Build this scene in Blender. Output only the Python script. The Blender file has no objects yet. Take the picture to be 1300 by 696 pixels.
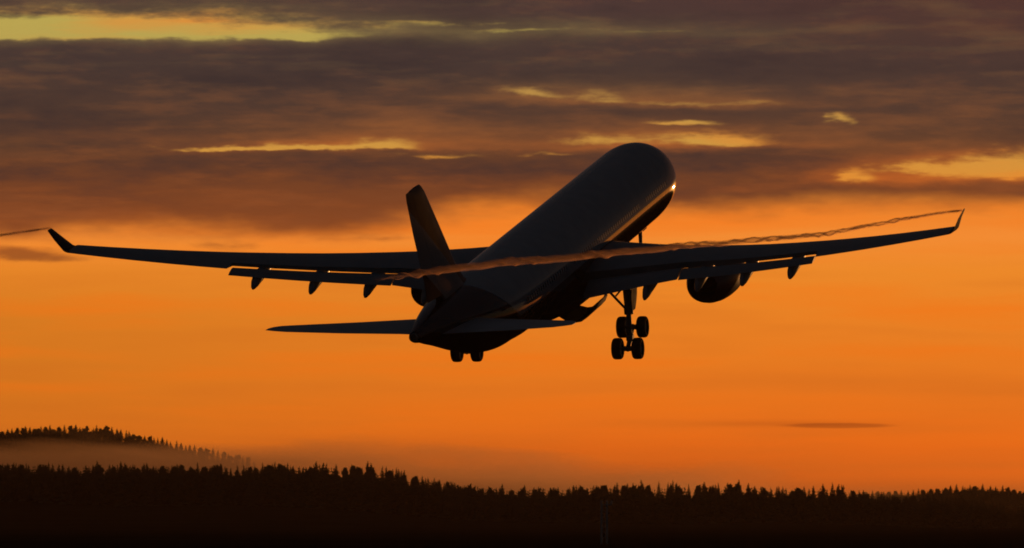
import bpy, bmesh, math, random
import numpy as np
from mathutils import Matrix, Vector
C = bpy.context.scene
COL = C.collection
random.seed(7); rng = np.random.default_rng(11)
R_ = math.radians

# ------------------------------------------------------------------ camera
EYE = 2.5                       # camera height over the airfield
TILT = R_(2.033)                # camera looks slightly up at the climbing jet
FPX = 8793.27                   # focal length in photo pixels (photo 1300 wide)
cam = bpy.data.cameras.new('camera'); cam_o = bpy.data.objects.new('camera', cam); COL.objects.link(cam_o)
cam.sensor_width = 36.0; cam.sensor_fit = 'HORIZONTAL'; cam.lens = FPX * 36 / 1300
cam.clip_start = 1.0; cam.clip_end = 60000
cam_o.location = (0, 0, EYE); cam_o.rotation_euler = (math.pi/2 + TILT, 0, 0)
C.camera = cam_o
cam.dof.use_dof = True; cam.dof.focus_distance = 450; cam.dof.aperture_fstop = 3.5   # focused on the jet

# ------------------------------------------------------------------ render / exposure
C.view_settings.view_transform = 'Standard'; C.view_settings.look = 'None'
C.view_settings.exposure = 0; C.view_settings.gamma = 1; C.view_settings.use_curve_mapping = False
C.render.engine = 'CYCLES'
C.cycles.use_denoising = True
C.cycles.filter_width = 1.8
C.cycles.max_bounces = 6; C.cycles.volume_bounces = 1; C.cycles.transparent_max_bounces = 16
C.cycles.sample_clamp_indirect = 4

# ------------------------------------------------------------------ sun: just above the horizon, right of the view
SUN_AZ, SUN_EL = R_(18), R_(1.3)
sun = bpy.data.lights.new('sun', 'SUN'); sun_o = bpy.data.objects.new('sun', sun); COL.objects.link(sun_o)
sun.energy = 0.45; sun.angle = R_(0.5); sun.color = (1.0, 0.42, 0.12)
sd = Vector((math.sin(SUN_AZ)*math.cos(SUN_EL), math.cos(SUN_AZ)*math.cos(SUN_EL), math.sin(SUN_EL)))
sun_o.rotation_euler = sd.to_track_quat('Z', 'Y').to_euler(); sun_o.location = (300, 200, 200)

# ------------------------------------------------------------------ node expression helper
class NT:
    def __init__(s, tree): s.t = tree; s.n = tree.nodes; s.l = tree.links
    def node(s, kind, **kw):
        n = s.n.new(kind)
        for k, v in kw.items(): setattr(n, k, v)
        return n
class X:                                        # a float socket with arithmetic
    def __init__(s, nt, v): s.nt = nt; s.v = v
    def op(s, o, *a, clamp=False):
        m = s.nt.node('ShaderNodeMath', operation=o, use_clamp=clamp)
        for i, q in enumerate((s,)+a):
            q = q.v if isinstance(q, X) else q
            if isinstance(q, (int, float)): m.inputs[i].default_value = q
            else: s.nt.l.new(q, m.inputs[i])
        return X(s.nt, m.outputs[0])
    def __add__(s, o): return s.op('ADD', o)
    __radd__ = __add__
    def __sub__(s, o): return s.op('SUBTRACT', o)
    def __rsub__(s, o): return (s*-1)+o
    def __mul__(s, o): return s.op('MULTIPLY', o)
    __rmul__ = __mul__
    def __truediv__(s, o): return s.op('DIVIDE', o)
    def clamp(s): return s.op('ADD', 0.0, clamp=True)
    def step(s, a, b):                          # smooth step from a to b
        m = s.nt.node('ShaderNodeMapRange', interpolation_type='SMOOTHSTEP')
        s.nt.l.new(s.v, m.inputs[0]); m.inputs[1].default_value = a; m.inputs[2].default_value = b
        return X(s.nt, m.outputs[0])
def noise(nt, x, y, seed, detail=4, rough=.55, scale=1.0):
    c = nt.node('ShaderNodeCombineXYZ')
    for i, q in enumerate((x, y)): nt.l.new(q.v, c.inputs[i])
    c.inputs[2].default_value = seed
    n = nt.node('ShaderNodeTexNoise'); nt.l.new(c.outputs[0], n.inputs['Vector'])
    n.inputs['Scale'].default_value = scale; n.inputs['Detail'].default_value = detail; n.inputs['Roughness'].default_value = rough
    return X(nt, n.outputs['Fac'])
def lin(r, g, b):
    f = lambda c: (c/255)/12.92 if c/255 <= .04045 else ((c/255+.055)/1.055)**2.4
    return (f(r), f(g), f(b), 1)
def ramp(nt, x, lo, hi, stops):
    m = nt.node('ShaderNodeMapRange'); nt.l.new(x.v, m.inputs[0]); m.inputs[1].default_value = lo; m.inputs[2].default_value = hi
    r = nt.node('ShaderNodeValToRGB'); nt.l.new(m.outputs[0], r.inputs[0])
    e = r.color_ramp.elements
    while len(e) < len(stops): e.new(.5)
    for k, (p, c) in zip(e, sorted(stops)): k.position = (p-lo)/(hi-lo); k.color = c
    return r.outputs[0]
def mix(nt, f, a, b, mode='MIX'):
    m = nt.node('ShaderNodeMix', data_type='RGBA', blend_type=mode)
    if isinstance(f, X): nt.l.new(f.v, m.inputs[0])
    else: m.inputs[0].default_value = f
    for i, q in ((6, a), (7, b)):
        if isinstance(q, tuple): m.inputs[i].default_value = q
        else: nt.l.new(q, m.inputs[i])
    return m.outputs[2]

# ------------------------------------------------------------------ sky: dusk dome with a broken cloud deck
W = bpy.data.worlds.new('World'); C.world = W; W.use_nodes = True
nt = NT(W.node_tree); nt.n.clear()
out = nt.node('ShaderNodeOutputWorld'); bg = nt.node('ShaderNodeBackground'); nt.l.new(bg.outputs[0], out.inputs[0])
sky = nt.node('ShaderNodeTexSky', sky_type='NISHITA'); sky.sun_disc = False
sky.sun_elevation = SUN_EL; sky.sun_rotation = SUN_AZ; sky.altitude = 0
tc = nt.node('ShaderNodeTexCoord'); sp = nt.node('ShaderNodeSeparateXYZ'); nt.l.new(tc.outputs['Generated'], sp.inputs[0])
dx, dy, dz = (X(nt, sp.outputs[i]) for i in range(3))
# direction in units of 0.00652 degree: U = azimuth, V counts downwards from 4.3 degrees of elevation, V = 660 on the horizon
U = dx.op('ARCTAN2', dy) * FPX + 650
V = 660 - dz.op('ARCSINE') * FPX
def blob(u, v, su, sv, tilt=0):
    a = (U - u) / su; b = (V - v - (U - u)*tilt) / sv
    return ((a*a + b*b) * -1).op('EXPONENT')
big = noise(nt, U/330, V/60, 3.1, 5, .55)         # long streaks
med = noise(nt, U/110, V/26, 8.7, 6, .6)
fine = noise(nt, U/38, V/10, 5.2, 5, .62)
wisp = noise(nt, U/17 + V/40, V/5.5, 17.9, 4, .65)
warp = noise(nt, U/240, V/90, 1.7, 4, .55)
tex = big*.45 + med*.35 + fine*.2                # about .5
# clear air behind the clouds
air = ramp(nt, V, -700, 700, [(-700, lin(70,72,80)), (-260, lin(120,112,95)), (20, lin(188,166,82)), (60, lin(186,162,82)), (110, lin(186,142,72)), (180, lin(206,150,66)), (225, lin(222,146,56)),
     (262, lin(242,132,42)), (300, lin(248,142,52)), (345, lin(242,140,42)), (400, lin(240,133,37)), (460, lin(239,126,32)), (520, lin(242,118,26)), (570, lin(250,112,19)), (605, lin(250,110,18)), (640, lin(190,84,22)), (700, lin(60,30,14))])
left = U.step(900, -100) * V.step(300, 420)
air = mix(nt, left*.55, air, lin(205,120,30))
low = ((U - 620)/420); lowm = (low*low*-1).op('EXPONENT') * V.step(540, 610) * .5
air = mix(nt, lowm, air, lin(170,76,24))
soft = (noise(nt, U/420, V/34, 21.3, 4, .5) - .5)
air = mix(nt, (soft*2.2).clamp(), air, lin(252,118,18))
air = mix(nt, (soft*-1.3).clamp() * V.step(300, 380), air, lin(206,104,30))
# cloud deck
deck = ramp(nt, V, -700, 330, [(-700, lin(34,36,42)), (-200, lin(54,46,46)), (0, lin(75,55,52)), (40, lin(71,55,51)), (85, lin(70,55,50)), (140, lin(79,57,47)),
     (185, lin(93,61,43)), (225, lin(113,64,38)), (262, lin(127,68,36)), (300, lin(142,73,34)), (330, lin(150,74,34))])
deck = mix(nt, ((tex - .5)*1.7).clamp(), deck, lin(142,86,52))
deck = mix(nt, ((.5 - big)*3.2 + (.5 - fine)*.9).clamp() * V.step(330, 200), deck, lin(52,43,44))
rgt = U.step(700, 1350) * V.step(150, -40)
deck = mix(nt, rgt*.5, deck, lin(86,50,42))
# lower edge of the deck: lower on the left
edge = 266 + U.step(720, 380)*32 + U.step(150, -40)*-2 + (warp - .5)*70 + (med - .5)*26
body = ((edge + 16 - V)/44).clamp()
bod2 = body*body*(3 - 2*body)
wu = U + (warp - .5)*150 + (fine - .5)*40; wv = V + (med - .5)*20 + (noise(nt, U/70, V/30, 13.3, 4, .6) - .5)*16
def rift(rows):                                 # openings: crisp along the cloud bank below, fading up into the bank above
    tot = None
    for u, v, su, up, dn, w in rows:
        a_ = (wu - u)/su; d_ = wv - v; b_ = (d_*-1).op('MAXIMUM', 0.0)/up + d_.op('MAXIMUM', 0.0)/dn
        g_ = ((a_*a_ + b_*b_)*-1).op('EXPONENT')*w; tot = g_ if tot is None else tot + g_
    return tot
core = rift([(130,44,250,24,7,1.3),(-190,44,200,26,8,1.25),(360,46,70,10,4,.7),(560,30,120,3,4,.35),(640,38,60,3,3,.55),(860,40,120,3,3,.25),
   (265,190,50,4,2.5,.85),(350,191,75,5,2.5,1.1),(440,190,60,4,2.5,.75),(495,187,48,15,4,.95),(570,198,40,4,2.5,.8),
   (672,121,42,8,3.5,.8),(765,126,34,12,4,.7),(850,131,50,5,3,.5),(945,133,50,4,3,.4),
   (875,159,42,5,3,.85),(920,183,58,13,5,1.15),(770,180,80,9,4,.75),(690,194,50,4,2.5,.6),
   (1045,152,15,11,6,.8),(1088,227,28,13,5,1.0),(1180,213,70,7,4,.85),(1285,219,75,24,9,1.3),(1450,215,120,22,10,1.0)])
tint = rift([(140,46,330,34,10,.9),(600,40,330,12,8,.5),(480,186,120,28,5,.9),(320,190,110,10,5,.5),(760,126,170,18,6,.65),(900,134,120,10,5,.4),
   (830,186,170,24,6,.85),(1230,224,140,32,9,1.0),(1090,228,60,16,6,.5),(150,176,140,10,6,.2)])
strk = noise(nt, U/130 + V/45, V/11, 40.2, 5, .58)
gap = (core*(fine*.75 + med*.35 + strk*.7 + wisp*.3 - .12) + (fine - .5)*.35 + (strk - .5)*.3 + (wisp - .5)*.2).step(.13, .95)
halo = (tint*(.1 + tex*.5 + fine*.4 + strk*.7)).clamp()
thin = ((strk*.35 + big*.3 + med*.35 - .5)*2.2).clamp()
# a few stray clouds below the deck
stray = (blob(20, 322, 62, 10, .03)*1.0 + blob(80, 330, 60, 6)*.5 + blob(470, 303, 110, 5)*.45 + blob(290, 312, 60, 9)*.6) + (fine - .5)*.7 + (med - .5)*.5
stray = stray.step(.25, .95)*.8
lens = (blob(1062, 540.5, 84, 4.2)*1.0 + (fine-.5)*.25).step(.35, .75)*.48 + blob(985, 538, 130, 4)*.22
smog = ((blob(620, 604, 240, 14)*.6 + blob(470, 574, 150, 18)*.4) * (med*1.3 + .3)).clamp()
tintc = mix(nt, V.step(60, 150), lin(134, 112, 70), mix(nt, V.step(150, 230), lin(176, 104, 50), lin(206, 104, 38)))
deck = mix(nt, thin*.5, deck, tintc)
deck = mix(nt, halo*.78, deck, tintc)
deck = mix(nt, gap, deck, air)
c = mix(nt, bod2, air, deck)
c = mix(nt, stray, c, lin(140, 72, 34))
c = mix(nt, lens, c, lin(146, 60, 16))
c = mix(nt, smog*.6, c, lin(150, 70, 28))
# the glow belongs to the sunset side; the rest of the dome is the dim dusk sky
facing = (dx*math.sin(R_(8)) + dy*math.cos(R_(8)))
side = facing.step(.84, .975)
nish = nt.node('ShaderNodeMix', data_type='RGBA', blend_type='MULTIPLY'); nish.inputs[0].default_value = 1
nt.l.new(sky.outputs[0], nish.inputs[6]); nish.inputs[7].default_value = (.05, .05, .05, 1)
dusk = mix(nt, dz.step(-.02, .35)*.75, nish.outputs[2], lin(22, 25, 30))
dusk = mix(nt, .8, dusk, lin(22, 25, 30))
c = mix(nt, side * dz.step(.42, .07), dusk, c)
# brighter glow round the low sun, outside the picture to the right
ga = (dx.op('ARCTAN2', dy) - SUN_AZ)/R_(5.5); ge = (dz - .012)/.03
c = mix(nt, ((ga*ga + ge*ge)*-1).op('EXPONENT'), c, (3.6, 1.5, .32, 1))
nt.l.new(c, bg.inputs[0]); bg.inputs[1].default_value = 1.0
W.cycles.sampling_method = 'MANUAL'; W.cycles.sample_map_resolution = 2048

# ------------------------------------------------------------------ materials
def mat(name, color, rough=.5, metal=0, var=.12, scale=2.0, coat=0, color2=None, bump=0, spec=.5, crough=.06):
    m = bpy.data.materials.new(name); m.use_nodes = True; q = NT(m.node_tree)
    b = q.n['Principled BSDF']; b.inputs['Roughness'].default_value = rough; b.inputs['Metallic'].default_value = metal
    b.inputs['Coat Weight'].default_value = coat; b.inputs['Coat Roughness'].default_value = crough; b.inputs['Specular IOR Level'].default_value = spec
    t = q.node('ShaderNodeTexCoord'); n = q.node('ShaderNodeTexNoise'); q.l.new(t.outputs['Object'], n.inputs[0])
    n.inputs['Scale'].default_value = scale; n.inputs['Detail'].default_value = 6; n.inputs['Roughness'].default_value = .6
    c2 = color2 or tuple(min(1, x*(1-var*2)) for x in color)
    r = q.node('ShaderNodeValToRGB'); q.l.new(n.outputs[0], r.inputs[0])
    r.color_ramp.elements[0].position = .35; r.color_ramp.elements[0].color = (*c2, 1)
    r.color_ramp.elements[1].position = .65; r.color_ramp.elements[1].color = (*color, 1)
    q.l.new(r.outputs[0], b.inputs['Base Color'])
    mr = q.node('ShaderNodeMapRange'); q.l.new(n.outputs[0], mr.inputs[0]); mr.inputs[3].default_value = rough*.8; mr.inputs[4].default_value = min(1, rough*1.25)
    q.l.new(mr.outputs[0], b.inputs['Roughness'])
    if bump:
        bp = q.node('ShaderNodeBump'); q.l.new(n.outputs[0], bp.inputs['Height']); bp.inputs['Strength'].default_value = bump
        q.l.new(bp.outputs[0], b.inputs['Normal'])
    return m
M = {
 'paint': mat('fuselage_paint', (.42,.43,.45), .45, var=.06, scale=.8, coat=.95, spec=.0, crough=.055),
 'wing': mat('wing_grey_paint', (.30,.31,.33), .38, var=.1, scale=.9, coat=.2),
 'fin': mat('fin_dark_paint', (.07,.022,.022), .45, var=.1, scale=.8, coat=.12, spec=.25),
 'cowl': mat('cowl_paint', (.16,.05,.045), .4, var=.1, scale=1.1, coat=.25, spec=.3),
 'tail': mat('tailplane_grey_paint', (.46,.47,.49), .4, var=.08, scale=.9, coat=.2),
 'metal': mat('bare_metal', (.45,.44,.42), .35, .9, scale=3),
 'gear': mat('gear_grey_paint', (.32,.33,.34), .45, .2, scale=5),
 'tyre': mat('tyre_rubber', (.022,.021,.02), .85, scale=8),
 'hub': mat('wheel_hub', (.35,.35,.36), .4, .6, scale=8),
 'dark': mat('dark_inside', (.03,.03,.03), .7),
}
m = M['paint']; q = NT(m.node_tree); b = q.n['Principled BSDF']; old = b.inputs['Base Color'].links[0].from_socket
t = q.node('ShaderNodeTexCoord'); s_ = q.node('ShaderNodeSeparateXYZ'); q.l.new(t.outputs['Object'], s_.inputs[0])
yy, zz = X(q, s_.outputs[1]), X(q, s_.outputs[2])
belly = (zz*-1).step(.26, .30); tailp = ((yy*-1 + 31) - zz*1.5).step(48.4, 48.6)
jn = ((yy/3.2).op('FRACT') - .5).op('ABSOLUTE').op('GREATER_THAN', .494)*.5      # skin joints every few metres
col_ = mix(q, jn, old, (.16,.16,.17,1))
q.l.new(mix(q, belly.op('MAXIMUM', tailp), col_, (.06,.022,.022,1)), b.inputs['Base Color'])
# fin livery: a paler slanted band on the dark fin paint
m = M['fin']; q = NT(m.node_tree); b = q.n['Principled BSDF']; old = b.inputs['Base Color'].links[0].from_socket
t = q.node('ShaderNodeTexCoord'); s_ = q.node('ShaderNodeSeparateXYZ'); q.l.new(t.outputs['Object'], s_.inputs[0])
yy, zz = X(q, s_.outputs[1]), X(q, s_.outputs[2])
band = (zz*.8 + yy*.55 + 10.2); bandm = band.step(-1.6, -1.5) * band.step(.75, .65)
q.l.new(mix(q, bandm*.8, old, (.42,.41,.43,1)), b.inputs['Base Color'])

# ------------------------------------------------------------------ mesh helpers
def link(name, verts, faces, mats, parent=None, sharp=40, smooth=True, mi=None):
    me = bpy.data.meshes.new(name); me.from_pydata([tuple(v) for v in verts], [], faces)
    for k in (mats if isinstance(mats, list) else [mats]): me.materials.append(k)
    bm = bmesh.new(); bm.from_mesh(me); bmesh.ops.recalc_face_normals(bm, faces=bm.faces); bm.to_mesh(me); bm.free()
    if mi is not None: me.polygons.foreach_set('material_index', mi)
    if smooth:
        me.polygons.foreach_set('use_smooth', [True]*len(me.polygons)); me.set_sharp_from_angle(angle=R_(sharp))
    o = bpy.data.objects.new(name, me); COL.objects.link(o); o.parent = parent
    return o
class MB:                                       # collects several shapes of ONE mesh
    def __init__(s): s.v = []; s.f = []; s.mi = []
    def add(s, v, f, mi=0):
        k = len(s.v); s.v += [tuple(a) for a in v]; s.f += [tuple(i+k for i in a) for a in f]; s.mi += [mi]*len(f)
        return s
    def build(s, name, mats, parent=None, **kw): return link(name, s.v, s.f, mats, parent, mi=s.mi, **kw)
def B(x, y, z): return (y, 31 - x, z)           # aircraft station (aft, right, up) -> local axes
def loft(rings, caps=True):
    n = len(rings[0]); v = [p for r in rings for p in r]; f = []
    for i in range(len(rings)-1):
        for j in range(n):
            k = (j+1) % n; f.append((i*n+j, i*n+k, (i+1)*n+k, (i+1)*n+j))
    if caps: f.append(tuple(range(n))[::-1]); f.append(tuple((len(rings)-1)*n+j for j in range(n)))
    return v, f
def tube(pts, rad, n=12, caps=True):
    pts = [Vector(p) for p in pts]; rad = [float(a) for a in rad] if isinstance(rad, (list, tuple)) else [float(rad)]*len(pts); rings = []
    for i, p in enumerate(pts):
        d = (pts[min(i+1, len(pts)-1)] - pts[max(i-1, 0)]).normalized()
        a = d.cross(Vector((0,0,1)) if abs(d.z) < .9 else Vector((1,0,0))).normalized(); bb = d.cross(a)
        rings.append([p + rad[i]*(math.cos(t)*a + math.sin(t)*bb) for t in np.linspace(0, 2*math.pi, n, endpoint=False)])
    return loft(rings, caps)
def box(c, d, rot=None):
    v = [Vector((sx*d[0]/2, sy*d[1]/2, sz*d[2]/2)) for sx in (-1,1) for sy in (-1,1) for sz in (-1,1)]
    if rot is not None: v = [rot @ a for a in v]
    v = [a + Vector(c) for a in v]
    return v, [(0,1,3,2),(4,6,7,5),(0,4,5,1),(2,3,7,6),(0,2,6,4),(1,5,7,3)]
def airfoil(x0, x1, tr, n=14, camber=.018):     # closed loop of (x, y), chord fractions x0..x1
    def yt(x): return 5*tr*(.2969*math.sqrt(max(x,0)) - .126*x - .3516*x*x + .2843*x**3 - .1036*x**4) + .0012
    def yc(x): return camber*4*x*(1-x)
    xs = [x0 + (x1-x0)*(.5 - .5*math.cos(math.pi*i/n)) for i in range(n+1)]
    up = [(x, yc(x)+yt(x)) for x in xs]; lo = [(x, yc(x)-yt(x)) for x in xs]
    return up[::-1] + (lo[1:] if x0 < 1e-6 else lo)
def wing_ring(le, chord, x0, x1, tr, tw=0, tdir=(0,0,1), camber=.018):
    # le = (X, Y, Z); tw in degrees, nose up positive; tdir = direction of thickness in (X, Y, Z)
    t = R_(tw); r = []
    for x, y in airfoil(x0, x1, tr, camber=camber):
        X_ = chord*(x*math.cos(t) + y*math.sin(t)); T = chord*(y*math.cos(t) - x*math.sin(t))
        r.append(B(le[0]+X_+T*tdir[0], le[1]+T*tdir[1], le[2]+T*tdir[2]))
    return r

# ------------------------------------------------------------------ the airliner
PR = Matrix(((0.96409497, 0.25508783, -0.07383147), (-0.2648747, 0.94363005, -0.19850371), (0.01903371, 0.21093251, 0.9773153))).to_4x4()
PR.translation = Vector((2.293888, 450.0, 1.205515))
TW = Matrix.Translation((0, 0, EYE)) @ Matrix.Rotation(TILT, 4, 'X')
jet = bpy.data.objects.new('airliner', None); COL.objects.link(jet); jet.matrix_world = TW @ PR
jet['label'] = 'large twin-engine airliner climbing away with its landing gear down'; jet['category'] = 'airplane'

# fuselage: X, top, bottom, half width
FS = [(0.0,-.62,-.78,.08),(.12,-.38,-1.02,.34),(.4,-.08,-1.32,.66),(.9,.34,-1.64,1.02),(1.6,.86,-1.95,1.42),(2.5,1.46,-2.22,1.82),(3.5,1.98,-2.44,2.18),(4.6,2.38,-2.6,2.46),
  (6.0,2.67,-2.74,2.68),(7.6,2.80,-2.81,2.79),(9.5,2.82,-2.82,2.82),(20,2.82,-2.82,2.82),(30,2.82,-2.82,2.82),(38,2.82,-2.82,2.82),(42,2.82,-2.82,2.82),(44,2.82,-2.76,2.80),(46,2.82,-2.6,2.76),
  (48,2.82,-2.5,2.68),(50,2.81,-2.18,2.52),(52,2.79,-1.70,2.30),(54,2.75,-1.14,2.0),(56,2.67,-.54,1.66),(58,2.55,.06,1.28),(60,2.38,.62,.88),(61.5,2.2,1.06,.58),(62.5,2.06,1.28,.40),(62.75,1.99,1.36,.33)]
FS = [(9.5-(9.5-a)*.85, b_, c_, d_) if a < 9.5 else (a, b_, c_, d_) for a, b_, c_, d_ in FS]   # blunt nose
def interp(FS, k=4):
    A = np.array(FS); s = []
    for i in range(len(A)-1):
        for j in range(k):
            t = j/k; p0, p1, p2, p3 = A[max(i-1,0)], A[i], A[i+1], A[min(i+2,len(A)-1)]
            d = lambda a, b, x: (b-a)/max(b[0]-a[0], 1e-6)
            m1, m2 = d(p0,p2,0), d(p1,p3,0); h = p2[0]-p1[0]
            q_ = (2*t**3-3*t*t+1)*p1 + (t**3-2*t*t+t)*h*m1 + (-2*t**3+3*t*t)*p2 + (t**3-t*t)*h*m2
            q_[0] = p1[0] + t*h; s.append(q_)
    s.append(A[-1]); return s
rings = []
for x, tp, bt, hw in interp(FS):
    zc, hh = (tp+bt)/2, (tp-bt)/2
    rings.append([B(x, hw*math.sin(a), zc+hh*math.cos(a)) for a in np.linspace(0, 2*math.pi, 56, endpoint=False)])
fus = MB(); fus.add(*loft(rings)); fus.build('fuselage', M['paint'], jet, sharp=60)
ap = MB(); ap.add(*tube([B(62.5,0,1.67), B(62.98,0,1.7)], [.30,.25], 20)); ap.build('exhaust_outlet', M['metal'], jet)
# belly fairing under the wing
rings = []
for x, d, w in ((17.5,.0,.6),(18.5,.22,1.8),(20.5,.5,2.7),(24,.72,3.1),(30,.78,3.2),(34,.72,3.1),(37,.5,2.7),(39.5,.24,1.9),(41,.02,.7)):
    pts = [B(x, w*math.cos(a), -2.1 - (.72 + d - .1)*math.sin(a)) for a in np.linspace(0, math.pi, 24)]
    rings.append(pts)
v, f = loft(rings); MB().add(v, f).build('belly_fairing', M['fin'], jet, sharp=60)

# ---- wings
def le_x(y): return 21.5 + y*.6249 if y > 2 else 22.75
def sstep0(a, b, x): t = min(1, max(0, (x-a)/(b-a))); return t*t*(3-2*t)
def te_x(y): return 33.9 + (y-2.8)*.088 if y < 9.6 else 34.5 + (y-9.6)*(42.0-34.5)/19.4
def wz(y):                                      # height of the quarter chord: dihedral and in-flight bending
    s = max(0, (y-2.0)/27.0); return -1.30 + s*27*.0865 + 2.05*s*s
def tw(y): return 4.0 - 3.4*sstep0(0, 10, y) - 1.2*max(0, y-8)/21
def thk(y): return .145 - .055*min(1, y/15) if y < 15 else .09
CUT = .77
def wsec(s, y, x0, x1):
    c_ = te_x(y) - le_x(y); t = R_(tw(y)); z = wz(y) + .25*c_*math.sin(t)
    return wing_ring((le_x(y), s*y, z), c_, x0, x1, thk(y), tw(y))
def flap_ring(s, y, dfl, back, down, cf=.27, tr=.13):
    c_ = te_x(y) - le_x(y); t = R_(tw(y)); z0 = wz(y) + .25*c_*math.sin(t)
    xl = CUT*c_ - .02*c_ + back; le = (le_x(y) + xl*math.cos(t), s*y, z0 - xl*math.sin(t) - down)
    return wing_ring(le, cf*c_, 0, 1, tr, tw(y) + dfl, camber=.03)
parts = {}
for s in (1, -1):
    ys = [1.6, 2.8, 4.5, 6.5, 8.4, 9.6, 11, 13, 15, 17, 19.45]
    rg = [wsec(s, y, 0, CUT) for y in ys]
    rg += [wsec(s, y, 0, .9999) for y in (19.52, 21, 23, 25, 27, 28.4, 28.95)]
    wing = MB().add(*loft(rg)).build('wing', M['wing'], jet, sharp=35)
    # winglet, canted outwards and swept
    c_ = te_x(28.95) - le_x(28.95); t = R_(tw(28.95)); z0 = wz(28.95) + .25*c_*math.sin(t); l0 = le_x(28.95)
    wl = [wing_ring((l0+.02, s*28.95, z0), c_-.02, 0, 1, .09, tw(28.95)),
          wing_ring((l0+.3, s*29.12, z0+.03), c_-.33, 0, 1, .09, -1, (0, -s*.45, .89)),
          wing_ring((l0+.5, s*29.24, z0+.16), c_-.5, 0, 1, .085, 0, (0, -s*.85, .52)),
          wing_ring((l0+1.4, s*29.66, z0+.96), 1.38, 0, 1, .075, 0, (0, -s*.86, .51)),
          wing_ring((l0+2.12, s*(29.98 if s < 0 else 30.06), z0+1.6), .85, 0, 1, .07, 0, (0, -s*.86, .51)),
          wing_ring((l0+2.3, s*(30.0 if s < 0 else 30.09), z0+1.65), .62, 0, 1, .04, 0, (0, -s*.86, .51))]
    MB().add(*loft(wl)).build('winglet', M['fin'], wing)
    # flaps, set for take-off
    MB().add(*loft([flap_ring(s, y, 10, .24, .09) for y in (3.0, 4.5, 6.5, 8.4, 9.52)])).build('flap', M['wing'], wing)
    MB().add(*loft([flap_ring(s, y, 10, .28, .13) for y in (9.6, 11, 13, 15, 17, 19.35)])).build('flap', M['wing'], wing)
    # flap track fairings with drooped tails
    for y, sc in ((7.4, 1.1), (11.05, 1.0), (14.35, .95), (17.8, .88)):
        c_ = te_x(y) - le_x(y); zt = wz(y) - .5*c_*math.sin(R_(tw(y)))
        rg = []
        for x, dz_, hh, hw in ((-4.3,-.28,.03,.03),(-3.9,-.34,.18,.16),(-3.2,-.38,.32,.28),(-2.2,-.42,.42,.34),(-1.2,-.50,.46,.36),(-.4,-.64,.44,.33),(.3,-.86,.36,.26),(.75,-1.04,.22,.16),(1.0,-1.16,.05,.04)):
            rg.append([B(te_x(y)+x*sc, s*(y + hw*math.cos(a)), zt + sc*(dz_ + hh*math.sin(a))) for a in np.linspace(0, 2*math.pi, 16, endpoint=False)])
        MB().add(*loft(rg)).build('flap_track_fairing', M['wing'], wing, sharp=60)
    # ---- engine
    ez, ey = -2.98, 9.37
    prof = [(20.75,1.22),(20.6,1.32),(20.55,1.42),(20.7,1.52),(21.2,1.62),(22.2,1.68),(23.4,1.68),(24.6,1.62),(25.8,1.48),(26.8,1.28),(27.5,1.10),(27.72,1.03),(27.7,.98),(27.2,1.0),(26.2,1.05),(25,1.08),(23.0,1.18),(22.0,1.25),(21.2,1.24)]
    prof = [(27.7-(27.7-x)*.89, r*.975) for x, r in prof]
    n = 40; ang = np.linspace(0, 2*math.pi, n, endpoint=False)
    rg = [[B(x, s*ey + r*math.cos(a), ez + r*math.sin(a) + (x-27)*.02) for a in ang] for x, r in prof]
    v, f = loft(rg + [rg[0]], False)
    eng = MB().add(v, f).build('engine', M['cowl'], jet, sharp=50)
    mb = MB()                                    # core with plug cone
    mb.add(*loft([[B(x, s*ey + r*math.cos(a), ez + r*math.sin(a) + (x-27)*.02) for a in ang] for x, r in ((21.0,.05),(21.5,.4),(22.2,.45),(22.25,1.2),(22.6,1.2),(22.65,.7),(25.4,.72),(26.6,.6),(27.3,.4),(28.0,.1),(28.1,.02))]))
    mb.build('exhaust_cone', M['dark'], eng)
    rg = []                                      # pylon
    for x, zt, zb, w in ((21.6,-1.6,-1.75,.04),(22.4,-1.4,-1.9,.2),(24.5,-1.15,-1.8,.28),(26.5,-1.05,-1.8,.28),(28.5,-1.0,-1.95,.24),(30.2,-1.05,-1.75,.14),(31.6,-1.1,-1.35,.03)):
        rg.append([B(x, s*ey + w*a, zb if b_ < 0 else zt) for a, b_ in ((-1,-1),(1,-1),(1,1),(-1,1))])
    MB().add(*loft(rg)).build('pylon', M['wing'], eng)
    # ---- tailplane
    rg = [wing_ring((x, s*y, z), c_, 0, 1, tr, -5, camber=-.005) for x, y, z, c_, tr in
          ((53.0,.6,.60,6.7,.10),(53.9,1.8,.76,6.0,.10),(56.6,5.2,1.24,4.35,.1),(59.05,8.4,1.72,2.8,.09),(59.75,9.2,1.86,2.15,.08),(60.35,9.55,1.95,1.5,.07),(60.95,9.7,2.02,.85,.05))]
    tp = MB().add(*loft(rg)).build('tailplane', M['tail'], jet)
    # ---- main gear
    gy, px, pz = s*(5.47 if s > 0 else 5.34), 32.2, -5.3
    mb = MB(); mb.add(*tube([B(31.9, gy - s*.1, -1.3), B(32.1, gy, -3.6)], [.27,.25], 16)); mb.add(*tube([B(32.1, gy, -3.55), B(px, gy, pz)], [.16,.15], 16))
    mb.add(*tube([B(32.1, gy, -3.3), B(32.1, gy, -3.75)], [.31,.30], 16))
    mb.add(*tube([B(px, gy-.22, pz), B(px, gy+.22, pz)], .24, 16))
    gear = mb.build('landing_gear', M['gear'], jet)
    mb = MB(); mb.add(*tube([B(31.9, gy - s*1.55, -1.95), B(32.1, gy - s*.15, -3.45)], .085, 10)); mb.add(*tube([B(31.9, gy - s*.85, -2.6), B(31.7, gy - s*.2, -1.9)], .06, 8)); mb.build('side_stay', M['gear'], gear)
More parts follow.
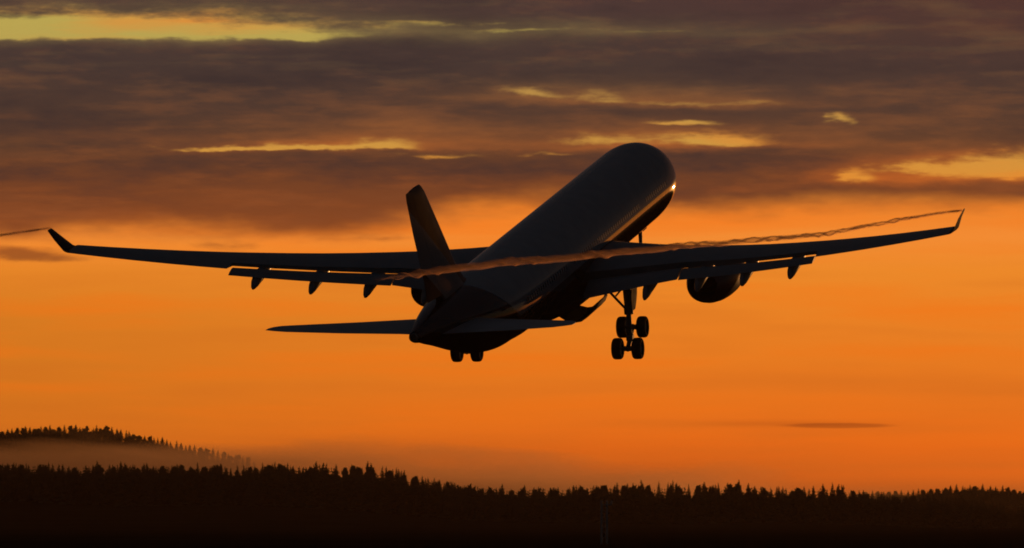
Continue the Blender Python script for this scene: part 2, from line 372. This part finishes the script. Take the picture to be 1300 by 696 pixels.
    mb = MB(); mb.add(*tube([B(32.55, gy, -3.7), B(33.0, gy, -4.35), B(32.6, gy, -5.0)], .07, 8)); mb.build('torque_link', M['gear'], gear)
    d = Vector((1.6, 0, -1.07)).normalized()     # bogie hangs with its rear wheels low
    ra, fa = (33.0, -5.84), (31.4, -4.77)
    mb = MB(); mb.add(*tube([B(fa[0]-.12, gy, fa[1]+.08), B(ra[0]+.12, gy, ra[1]-.08)], .15, 14))
    for ax in (ra, fa): mb.add(*tube([B(ax[0], gy-.72, ax[1]), B(ax[0], gy+.72, ax[1])], .075, 12)); mb.add(*tube([B(ax[0], gy-.3, ax[1]), B(ax[0], gy+.3, ax[1])], .17, 14))
    mb.add(*tube([B(31.95, gy, -4.1), B(31.62, gy, -4.75)], .06, 8))
    mb.build('bogie_beam', M['gear'], gear)
    def wheel(parent, x, y, z, R=.69, w=.52):
        pr = [(.0,.30),(.16,.34),(.17,.36),(.22,.38),(.245,.44),(.26,.52),(.255,.6),(.22,.655),(.16,.685),(.06,.692),(-.06,.692),(-.16,.685),(-.22,.655),(-.255,.6),(-.26,.52),(-.245,.44),(-.22,.38),(-.17,.36)]
        k = R/.692; kw = w/.52; a_ = np.linspace(0, 2*math.pi, 32, endpoint=False)
        rg = [[B(x + r*k*math.cos(a), y + t*kw, z + r*k*math.sin(a)) for a in a_] for t, r in pr[1:]]
        v, f = loft(rg + [rg[0]], False); mb = MB().add(v, f, 0)
        mb.add(*loft([[B(x + r*k*math.cos(a), y + t*kw, z + r*k*math.sin(a)) for a in a_] for t, r in ((.13,.05),(.12,.2),(.15,.3),(.17,.37),(-.17,.37),(-.15,.3),(-.12,.2),(-.13,.05))]), 1)
        return mb.build('wheel', [M['tyre'], M['hub']], parent, sharp=35)
    for ax in (fa, ra):
        for o_ in (-.67, .67): wheel(gear, ax[0], gy+o_, ax[1], .70, .60)
    mb = MB(); rg = []                            # door carried on the leg
    for z, w0, w1 in ((-1.7,-.75,.75),(-2.6,-.75,.72),(-3.1,-.6,.6),(-3.5,-.35,.4)):
        yo = gy + s*(.46 + .08*(z+1.7)); rg.append([B(32.0+w0, yo-.03, z), B(32.0+w1, yo-.03, z), B(32.0+w1, yo+.03, z), B(32.0+w0, yo+.03, z)])
    mb.add(*loft(rg)); mb.add(*tube([B(32.1, gy+s*.1, -2.2), B(32.0, gy+s*.45, -2.2)], .05, 8)); mb.add(*tube([B(32.1, gy+s*.1, -3.1), B(32.0, gy+s*.36, -3.1)], .05, 8))
    mb.build('gear_leg_door', M['dark'], gear)
    # big bay door hinged at the belly, swung open
    arc = [(1.0,-2.95),(1.35,-3.45),(1.8,-3.75),(2.3,-3.88),(2.75,-3.82),(3.15,-3.55),(3.45,-3.25),(3.62,-2.9)]
    rg = []
    for x in (29.9, 30.1, 32, 33.9, 34.1):
        k = .93 if x in (29.9, 34.1) else 1
        o1 = [B(x, s*(1+(a-1)*k), -2.95+(b_+2.95)*k) for a, b_ in arc]; o2 = [B(x, s*(1+(a-1)*k - .05), -2.95+(b_+2.95)*k + .09) for a, b_ in arc][::-1]
        rg.append(o1 + o2)
    dr = MB().add(*loft(rg)).build('gear_bay_door', M['dark'], jet, sharp=50)
    mb = MB().add(*tube([B(31.5, s*1.5, -2.7), B(31.5, s*2.5, -3.95)], .06, 8)).build('door_actuator', M['gear'], dr)

# ---- fin with rudder
rg = [wing_ring((x, 0, z), c_, 0, .70, tr, 0, (0,1,0), 0) for x, z, c_, tr in ((50.2,2.6,9.15,.08),(51.3,3.0,8.05,.095),(53.1,4.4,6.55,.1),(56.15,7.6,5.05,.1),(58.4,9.9,3.7,.1),(58.78,10.2,3.37,.095),(59.15,10.42,3.0,.06))]
fin = MB().add(*loft(rg)).build('fin', M['fin'], jet)
rg = [wing_ring((x - .02, 0, z), c_*1.004, 0, .085, tr*1.03, 0, (0,1,0), 0) for x, z, c_, tr in ((51.5,3.05,7.85,.095),(53.1,4.4,6.55,.1),(56.15,7.6,5.05,.1),(58.4,9.9,3.7,.1))]
MB().add(*loft(rg)).build('leading_edge', M['metal'], fin)
rg = [wing_ring((x, 0, z), c_, .705, 1, tr, 0, (0,1,0), 0) for x, z, c_, tr in ((51.4,3.05,7.95,.095),(53.1,4.4,6.55,.1),(56.15,7.6,5.05,.1),(58.4,9.9,3.7,.1),(58.78,10.2,3.37,.095),(59.1,10.40,3.05,.06))]
MB().add(*loft(rg)).build('rudder', M['fin'], fin)
# ---- nose gear
mb = MB(); mb.add(*tube([B(6.5,0,-2.4), B(6.8,0,-4.85)], [.16,.12], 14)); mb.add(*tube([B(6.8,-.4,-4.85), B(6.8,.4,-4.85)], .07, 10)); mb.add(*tube([B(8.2,0,-2.7), B(6.75,0,-3.6)], .06, 8))
ng = mb.build('nose_landing_gear', M['gear'], jet)
for o_ in (-.3, .3): wheel(ng, 6.8, o_, -4.85, .525, .36)
for o_ in (-.55, .55):
    MB().add(*box(B(7.5, o_, -2.98), (.04, 1.0, .5))).build('gear_bay_door', M['dark'], ng)
# ---- cabin doors and window belts as shallow panels following the skin
def skin_patch(x0, x1, a0, a1, off=.006, nx=4, na=6):
    v = []; F = []
    for i in range(nx+1):
        for j in range(na+1):
            x = x0 + (x1-x0)*i/nx; a = a0 + (a1-a0)*j/na; v.append(B(x, (2.82+off)*math.sin(a), (2.82+off)*math.cos(a)))
    for i in range(nx):
        for j in range(na): k = i*(na+1)+j; F.append((k, k+1, k+na+2, k+na+1))
    return v, F
M['glass'] = mat('window_glass', (.02,.022,.025), .08)
q = NT(M['glass'].node_tree); b = q.n['Principled BSDF']; old = b.inputs['Base Color'].links[0].from_socket
t = q.node('ShaderNodeTexCoord'); s_ = q.node('ShaderNodeSeparateXYZ'); q.l.new(t.outputs['Object'], s_.inputs[0])
yy = X(q, s_.outputs[1]); pane = (yy/.533).op('FRACT').op('LESS_THAN', .48)      # panes between strips of painted skin
q.l.new(mix(q, pane, (.55,.56,.58,1), old), b.inputs['Base Color']); ro = b.inputs['Roughness']; q.l.remove(ro.links[0]); q.l.new((pane*-.2 + .3).v, ro)
for s in (1, -1):
    for xa, xb in ((9.5, 15.4), (17.2, 34.7), (36.5, 46.5)):
        MB().add(*skin_patch(xa, xb, s*R_(79), s*R_(85), nx=6, na=2)).build('window_row', M['glass'], jet)

# ------------------------------------------------------------------ land: flat airfield rising to wooded ridges
def PX(u, v, y):                                # a direction of the photo at distance y -> world x, z
    return (u-650)/FPX*y, EYE + (660-v)/FPX*y
def sstep(a, b, x): t = np.clip((x-a)/(b-a), 0, 1); return t*t*(3-2*t)
def ground_z(x, y):
    x = np.asarray(x, float); y = np.asarray(y, float)
    z = np.zeros(np.broadcast(x, y).shape)
    rise = sstep(1500, 2700, y)
    # near ridge: a low hill on the left, almost flat to the right, dropping at far right
    z = z + rise*(9.5*sstep(10, -60, x) + 1.5 - 6.5*sstep(155, 215, x) + 1.2*np.sin(x*.03)+.8*np.sin(x*.071+1))
    # far left hill
    far = sstep(3400, 5000, y)
    z = z + far*(50*sstep(-120, -310, x) + 3*np.sin(x*.02))
    # far right hill
    z = z + sstep(3000, 4300, y)*22*sstep(60, 320, x)*(1 - .35*sstep(300, 420, x))
    return z
ys_ = np.concatenate([np.linspace(-300, 1400, 18), np.linspace(1450, 5200, 76), np.linspace(5400, 40000, 14)])
xs_ = np.concatenate([np.linspace(-29000, -1400, 10), np.linspace(-1300, 1300, 131), np.linspace(1400, 29000, 10)])
v = []; f = []
GX, GY = np.meshgrid(xs_, ys_); GZ = ground_z(GX, GY)
v = np.stack([GX, GY, GZ], -1).reshape(-1, 3).tolist(); nx = len(xs_)
f = [(i*nx+j, i*nx+j+1, (i+1)*nx+j+1, (i+1)*nx+j) for i in range(len(ys_)-1) for j in range(nx-1)]
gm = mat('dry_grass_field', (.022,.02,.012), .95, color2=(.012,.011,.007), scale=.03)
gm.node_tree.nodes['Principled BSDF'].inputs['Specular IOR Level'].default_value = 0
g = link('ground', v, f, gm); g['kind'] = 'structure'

# ------------------------------------------------------------------ trees
M['needle'] = mat('spruce_needles', (.045,.06,.03), .8, color2=(.03,.042,.022), scale=.6)
M['leaf'] = mat('birch_leaves', (.06,.065,.03), .8, color2=(.04,.046,.022), scale=.5)
M['bark'] = mat('bark', (.11,.085,.065), .9, scale=2)
for k in ('needle','leaf','bark'): M[k].node_tree.nodes['Principled BSDF'].inputs['Specular IOR Level'].default_value = .05
def spruce_crown(seed, H, R, nwh=22, nb=11):
    r = random.Random(seed); v = []; f = []
    for i in range(nwh):
        t = i/(nwh-1); z = H*(.1 + .9*t**.92); rad = R*(1-t)**.68*(.75 + .5*r.random()) + .16
        for k in range(nb if t < .85 else 6):
            a = 2*math.pi*(k + r.random()*.8)/nb + i*.7; L = rad*(.55 + .6*r.random())
            if r.random() < .12: continue
            w = .28*L + .22; dz_ = -.28*L - .1*r.random(); ca, sa = math.cos(a), math.sin(a); b0 = len(v)
            v += [(0, 0, z + .2), (ca*L*.55 - sa*w, sa*L*.55 + ca*w, z + dz_*.45 - .1*r.random()), (ca*L, sa*L, z + dz_), (ca*L*.55 + sa*w, sa*L*.55 - ca*w, z + dz_*.45 - .1*r.random()), (ca*L*.5, sa*L*.5, z + dz_*.3 - .45)]
            f += [(b0, b0+1, b0+2), (b0, b0+2, b0+3), (b0, b0+4, b0+2)]
    b0 = len(v); v += [(.1,0,H*.9),(-.06,.09,H*.9),(-.06,-.09,H*.9),(0,0,H*1.04)]; f += [(b0,b0+1,b0+3),(b0+1,b0+2,b0+3),(b0+2,b0,b0+3)]
    return v, f
def leafy_crown(seed, H, R, nc=24, nl=40, size=.6):
    r = random.Random(seed); v = []; f = []
    for i in range(nc):
        a = r.random()*6.28; q_ = r.random()**.5; zc = H*(.22 + .68*r.random()); k = max(.08, 1 - ((zc/H - .45)/.5)**2)**.9
        c = (R*.75*q_*k*math.cos(a), R*.75*q_*k*math.sin(a), zc); cr = R*(.22 + .2*r.random())
        for j in range(nl):
            d_ = Vector((r.gauss(0,1), r.gauss(0,1), r.gauss(0,.8))).normalized()*cr*(.55 + .5*r.random())
            p = Vector(c) + d_; n_ = Vector((r.gauss(0,1), r.gauss(0,1), r.gauss(0,1))).normalized(); t1 = n_.orthogonal().normalized(); t2 = n_.cross(t1); b0 = len(v); s1 = size*(.5 + r.random())
            v += [p + t1*s1, p + t2*s1*.6, p - t1*s1, p - t2*s1*.6]; f += [(b0,b0+1,b0+2,b0+3)]
    return [tuple(a) for a in v], f
def spruce_mesh(i): return spruce_crown(i, (13.2,11.6,14.4,10.4)[i], (3.2,3.0,3.1,3.3)[i])
def leafy_mesh(i): return leafy_crown(40+i, (11.5,10.0,12.2)[i], (2.7,3.0,2.5)[i])
def trunk(H, r0, branches, seed):
    r = random.Random(seed); mb = MB(); mb.add(*tube([(0,0,-.5),(.05,0,H*.4),(.0,.06,H*.75),(0,0,H*.95)], [r0,r0*.75,r0*.4,r0*.08], 8))
    for k in range(branches):
        a = r.random()*6.28; z = H*(.35+.4*r.random()); L = H*.22
        mb.add(*tube([(0,0,z),(math.cos(a)*L*.6,math.sin(a)*L*.6,z+L*.5),(math.cos(a)*L,math.sin(a)*L,z+L)], [r0*.35,r0*.22,r0*.06], 5))
    return mb
PROTO = []
for i in range(4):
    cr = link('crown', *spruce_mesh(i), M['needle'], smooth=False); tr = trunk((13.2,11.6,14.4,10.4)[i], .19, 0, i).build('trunk', M['bark']); PROTO.append(('spruce', cr.data, tr.data))
    for o in (cr, tr): bpy.data.objects.remove(o)
for i in range(3):
    cr = link('crown', *leafy_mesh(i), M['leaf'], smooth=False); tr = trunk((11.5,10.0,12.2)[i], .2, 7, i).build('trunk', M['bark']); PROTO.append(('leafy_tree', cr.data, tr.data))
    for o in (cr, tr): bpy.data.objects.remove(o)
def plant(kind, x, y, z, sc, rz, label, group, wide=1.0):
    name, cd, td = PROTO[kind]
    e = bpy.data.objects.new(name, None); COL.objects.link(e); e.location = (x, y, z); e.scale = (sc*wide, sc*wide, sc); e.rotation_euler.z = rz
    e['label'] = label; e['category'] = 'tree'; e['group'] = group
    for nm, dt in (('crown', cd), ('trunk', td)):
        o = bpy.data.objects.new(nm, dt); COL.objects.link(o); o.parent = e
    return e
LAB = {('near_left', 0): ('dark pointed spruce on the wooded rise below the left wing', 'spruces on the near left rise'),
       ('near_left', 1): ('dark round-topped tree on the wooded rise below the left wing', 'leafy trees on the near left rise'),
       ('near_right', 0): ('dark pointed spruce on the low flat treeline below the jet and right wing', 'spruces along the low treeline'),
       ('near_right', 1): ('dark round-topped tree on the low flat treeline below the jet and right wing', 'leafy trees along the low treeline'),
       ('far_left', 0): ('pointed spruce on the distant hilltop rising out of the mist', 'spruces on the misty hilltop'),
       ('far_left', 1): ('rounded tree on the distant hilltop rising out of the mist', 'leafy trees on the misty hilltop'),
       ('far_right', 0): ('pointed spruce on the paler distant hill behind the treeline', 'spruces on the paler far hill'),
       ('far_right', 1): ('rounded tree on the paler distant hill behind the treeline', 'leafy trees on the paler far hill')}
TH = (13.2,11.6,14.4,10.4,11.5,10.0,12.2)
def near_top(u):                                # photo height of the near treeline
    p = [(-900,590),(-60,586),(0,588),(30,590),(70,587),(90,592),(150,589),(200,592),(250,590),(300,594),(340,588),(380,592),(420,589),(470,591),(510,598),(545,608),(600,617),(650,619),(700,620),(760,617),(800,614),(850,613),(900,615),(935,613),(975,620),(1020,618),(1060,614),(1085,620),(1110,626),(1160,628),(1200,630),(1250,637),(1290,645),(1360,648),(1500,640),(2200,634)]
    return float(np.interp(u, [a for a, _ in p], [b for _, b in p]))
def clump(u): return 1.1*math.sin(u*.11 + 3*math.sin(u*.043)) + .7*math.sin(u*.29 + 1)
u = -30
while u < 1335:
    y = 2700 + random.uniform(-60, 60); x, zt = PX(u, near_top(u) + clump(u) + random.choice((-2.6, -1, -.3, 0, .5, 1, 1.2)) + random.uniform(-.6, .6), y)
    lf = random.random() < .28; k = random.choice((4,5,6)) if lf else random.choice((0,1,2,3))
    gz = float(ground_z(x, y)); sc = min(1.5, max(.45, (zt - gz)/TH[k])); key = ('near_left' if u < 570 else 'near_right', int(lf))
    plant(k, x, y, zt - TH[k]*sc, sc, random.uniform(0, 6.28), *LAB[key], wide=random.uniform(.55, .8) if lf else random.uniform(.7, 1.1))
    u += random.choice((2.4, 3, 3.5, 4, 5, 8, 12))
u = -25
while u < 325:
    y = 4950 + random.uniform(-40, 40); vt = float(np.interp(u, [-30,0,40,90,130,160,200,235,262,330], [546,545,543,541,541,546,556,563,569,584])) + random.uniform(-2.5, 2.5)
    x, zt = PX(u, vt, y); lf = random.random() < .3; k = random.choice((4,5,6)) if lf else random.choice((0,1,2,3)); sc = random.uniform(.8, 1.1)
    plant(k, x, y, zt - TH[k]*sc, sc, random.uniform(0, 6.28), *LAB[('far_left', int(lf))], wide=1.1)
    u += random.uniform(3, 8)
u = 1080
while u < 1335:
    y = 4200 + random.uniform(-40, 40); vt = float(np.interp(u, [1080,1150,1200,1235,1270,1300,1340], [624,622,617,614,617,622,628])) + random.uniform(-2, 2)
    x, zt = PX(u, vt, y); lf = random.random() < .4; k = random.choice((4,5,6)) if lf else random.choice((0,1,2,3)); sc = random.uniform(.7, 1.0)
    plant(k, x, y, zt - TH[k]*sc, sc, random.uniform(0, 6.28), *LAB[('far_right', int(lf))], wide=1.1)
    u += random.uniform(6, 10)
# the woods below the skyline: one dark mass per hillside
LOW = [spruce_crown(60, 10.5, 2.4, 9, 7), spruce_crown(61, 9.2, 2.6, 8, 7), leafy_crown(62, 9.6, 2.5, 14, 12, .9), spruce_crown(63, 11.4, 2.2, 10, 7)]
LOW = [(np.array(a, float), np.array([q_ if len(q_) == 4 else (*q_, q_[-1]) for q_ in b_])) for a, b_ in LOW]
def forest(pts, label):
    V_ = []; F_ = []; n0 = 0
    for x, y, z, s in pts:
        a, b_ = LOW[random.randrange(4)]; r = random.uniform(0, 6.28); c, s2 = math.cos(r), math.sin(r)
        V_.append(np.stack([x + s*1.15*(a[:,0]*c - a[:,1]*s2), y + s*1.15*(a[:,0]*s2 + a[:,1]*c), z + s*a[:,2]], 1)); F_.append(b_ + n0); n0 += len(a)
    V_ = np.concatenate(V_); F_ = np.concatenate(F_).tolist(); F_ = [tuple(q_) if q_[2] != q_[3] else tuple(q_[:3]) for q_ in F_]
    me = bpy.data.meshes.new('forest'); me.from_pydata(V_.tolist(), [], F_); me.materials.append(M['needle'])
    o = bpy.data.objects.new('forest', me); COL.objects.link(o); o['kind'] = 'stuff'; o['label'] = label; o['category'] = 'forest'
P1 = []
for _ in range(7600):
    y = 2750 - 560*random.random()**1.3; x = random.uniform(-400, 420)*y/2700; u = 650 + x/y*FPX; zt = PX(u, near_top(u) + clump(u)*.8 + .8, y)[1]; z = float(ground_z(x, y))
    P1.append((x, y, z - .3, max(.3, min(1.05, (zt - z)/11.5))*random.uniform(.8, 1.0)))
forest(P1, 'dark wood covering the near slope across the whole picture')
P2 = []
for _ in range(1800):
    y = 4980 - 900*random.random(); x = random.uniform(-460, -150); z = float(ground_z(x, y)); u = 650 + x/y*FPX
    zt = PX(u, float(np.interp(u, [-300,0,40,90,130,160,200,235,262,330], [548,548,546,544,544,549,559,566,573,590])) + .5, y)[1]
    if zt - z > 2: P2.append((x, y, z - .3, min(1.1, max(.5, (zt - z)/11.5))))
forest(P2, 'hazy wood on the distant hill at the left edge')
P3 = []
for _ in range(900):
    y = 4230 - 500*random.random(); x = random.uniform(180, 360); z = float(ground_z(x, y)); u = 650 + x/y*FPX
    zt = PX(u, float(np.interp(u, [1000,1080,1150,1200,1235,1270,1300,1400], [630,627,625,620,617,620,625,640])) + .5, y)[1]
    if zt - z > 2: P3.append((x, y, z - .3, min(1.1, max(.4, (zt - z)/11.5))))
forest(P3, 'paler wood on the distant hill at the right edge')

# ------------------------------------------------------------------ airfield mast: two pale poles with lamps on top
my = 720.0; mx = PX(767, 660, my)[0]; mz = float(ground_z(mx, my)); top = PX(767, 640, my)[1] - mz
mast = bpy.data.objects.new('lattice_mast', None); COL.objects.link(mast); mast.location = (mx, my, mz)
mast['label'] = 'pale twin-pole mast standing in the dark field below the jet'; mast['category'] = 'mast'
mp = mat('pale_mast_paint', (.62,.6,.58), .7)
for o_ in (-.28, .28): MB().add(*tube([(o_,0,0),(o_,0,top)], [.11,.09], 10)).build('pole', mp, mast)
mb = MB(); z = .4; k = 1
while z < top - .5: mb.add(*tube([(-.28*k,0,z),(.28*k,0,z+.55)], .025, 6)); k = -k; z += .55
mb.build('bracing', mp, mast)
mb = MB(); mb.add(*box((.2,0,top-.05),(1.2,.12,.08))); mb.build('crossbar', mp, mast)
for o_ in (-.28, .28, .75): MB().add(*tube([(o_,0,top),(o_,0,top+.1),(o_,0,top+.28),(o_,0,top+.36)], [.07,.12,.12,.04], 12)).build('lamp', mp, mast)

# ------------------------------------------------------------------ wing-tip vapour trails: thin volumes lying along the flight path
def volume_mat(name, color, density, aniso, node_density=None):
    m = bpy.data.materials.new(name); m.use_nodes = True; q = NT(m.node_tree); q.n.clear()
    o = q.node('ShaderNodeOutputMaterial'); p = q.node('ShaderNodeVolumePrincipled'); q.l.new(p.outputs[0], o.inputs['Volume'])
    p.inputs['Color'].default_value = (*color, 1); p.inputs['Density'].default_value = density; p.inputs['Anisotropy'].default_value = aniso
    if node_density: q.l.new(node_density(q).v, p.inputs['Density'])
    return m
M['vapour'] = volume_mat('vapour', (.98,.64,.45), 2.6, .8)
def trail(tip_uv, depth0, pts, r0, r1, label, seed):
    r = random.Random(seed); x0 = (tip_uv[0]-650)/FPX*depth0; path = []
    for u_, v_ in pts:                            # distance flown since the vapour was shed, from the plan view of the flight path
        k = (u_-650)/FPX; t = (x0 - k*depth0)/(.262 - k*.965); d_ = depth0 - .965*t; path.append((t, x0 - .262*t, d_, (348-v_)/FPX*d_))
    path = np.array(path); T1 = path[-1,0]; T = np.arange(path[0,0], T1, .8)
    root = bpy.data.objects.new('vapour_trail', None); COL.objects.link(root)
    root.location = TW @ Vector((x0, depth0, path[0,3])); root['label'] = label; root['category'] = 'vapour trail'; root['group'] = 'vapour trails behind the wing tips'
    wob = [r.gauss(0, 1) for _ in range(len(T)+4)]; wob = [sum(wob[i:i+4])/4 for i in range(len(T))]
    for k, nm in ((-1, 'strand'), (1, 'strand'), (0, 'vapour_sheath')):
        P = []; rad = []
        for i, t in enumerate(T):
            x, d_, h = (np.interp(t, path[:,0], path[:,j]) for j in (1,2,3)); g_ = min(1, t/90); w = r0 + (r1-r0)*g_
            ph = t*.8 + .9*math.sin(t*.23 + seed) + seed; amp = w*.7*k*min(1, t/20)*(1 + .5*math.sin(t*.37 + 2*seed))
            p = Vector((x + amp*.26*math.cos(ph), d_, h + amp*math.sin(ph) + wob[i]*w*.3*min(1, t/25)))
            P.append(TW @ p - root.location); fade = max(.06, min(1, (T1-t)/12))
            rad.append((w*.45*(.5 + 1.0*r.random()) if k else w*1.2)*fade)
        MB().add(*tube(P, rad, 10)).build(nm, M['vapour' if k else 'sheath'], root)
M['sheath'] = volume_mat('vapour_sheath', (.98,.64,.45), .7, .8)
trail((1224,266), 432.0, [(1222,267),(1180,272.5),(1130,281),(1085,290),(1045,297),(1000,301.5),(960,305),(900,309.5),(860,313),(800,319),(760,323),(700,328.5),(650,332),(600,338),(560,343),(520,349),(494,353),(472,356)], .09, .16, 'rippled brown vapour ribbon from right wing tip across the tail', 3)
trail((64.5,288), 447.0, [(64,289.5),(40,293),(20,296),(0,298.5),(-120,312),(-300,330)], .095, .2, 'short faint vapour ribbon trailing off the left wing tip', 5)

# ------------------------------------------------------------------ mist lying in the valley on the left
def mist_density(q):
    t = q.node('ShaderNodeTexCoord'); s = q.node('ShaderNodeSeparateXYZ'); q.l.new(t.outputs['Object'], s.inputs[0])
    x, y, z = (X(q, s.outputs[i]) for i in range(3))
    n = noise(q, x/95, z/16, 2.2, 4, .55); r2 = x*x/(430.*430) + y*y/(560.*560)
    topz = (48 - r2*34) + (n - .5)*34
    return ((topz - z)/26).clamp() * (1 - r2).clamp().op('SQRT') * .0056
M['mist'] = volume_mat('mist', (.95,.68,.48), .001, .78, mist_density)
rg = []
for k, h in ((1.0,-4),(1.0,10),(.93,30),(.75,48),(.4,62)):
    rg.append([(430*k*math.cos(a), 560*k*math.sin(a), h) for a in np.linspace(0, 2*math.pi, 40, endpoint=False)])
mi_ = MB().add(*loft(rg)).build('mist', M['mist']); mi_.location = (-195, 3850, 2); mi_['kind'] = 'stuff'; mi_['label'] = 'low mist bank filling the valley in front of the left hill'; mi_['category'] = 'mist'

# ------------------------------------------------------------------ thin evening haze through the whole scene
M['haze'] = volume_mat('haze', (.85,.6,.45), 2.3e-5, .6)
hz = MB().add(*box((0, 19000, 60), (59000, 42500, 134))).build('haze', M['haze'], smooth=False); hz['kind'] = 'stuff'; hz['label'] = 'thin warm evening haze over the airfield and woods'; hz['category'] = 'haze'
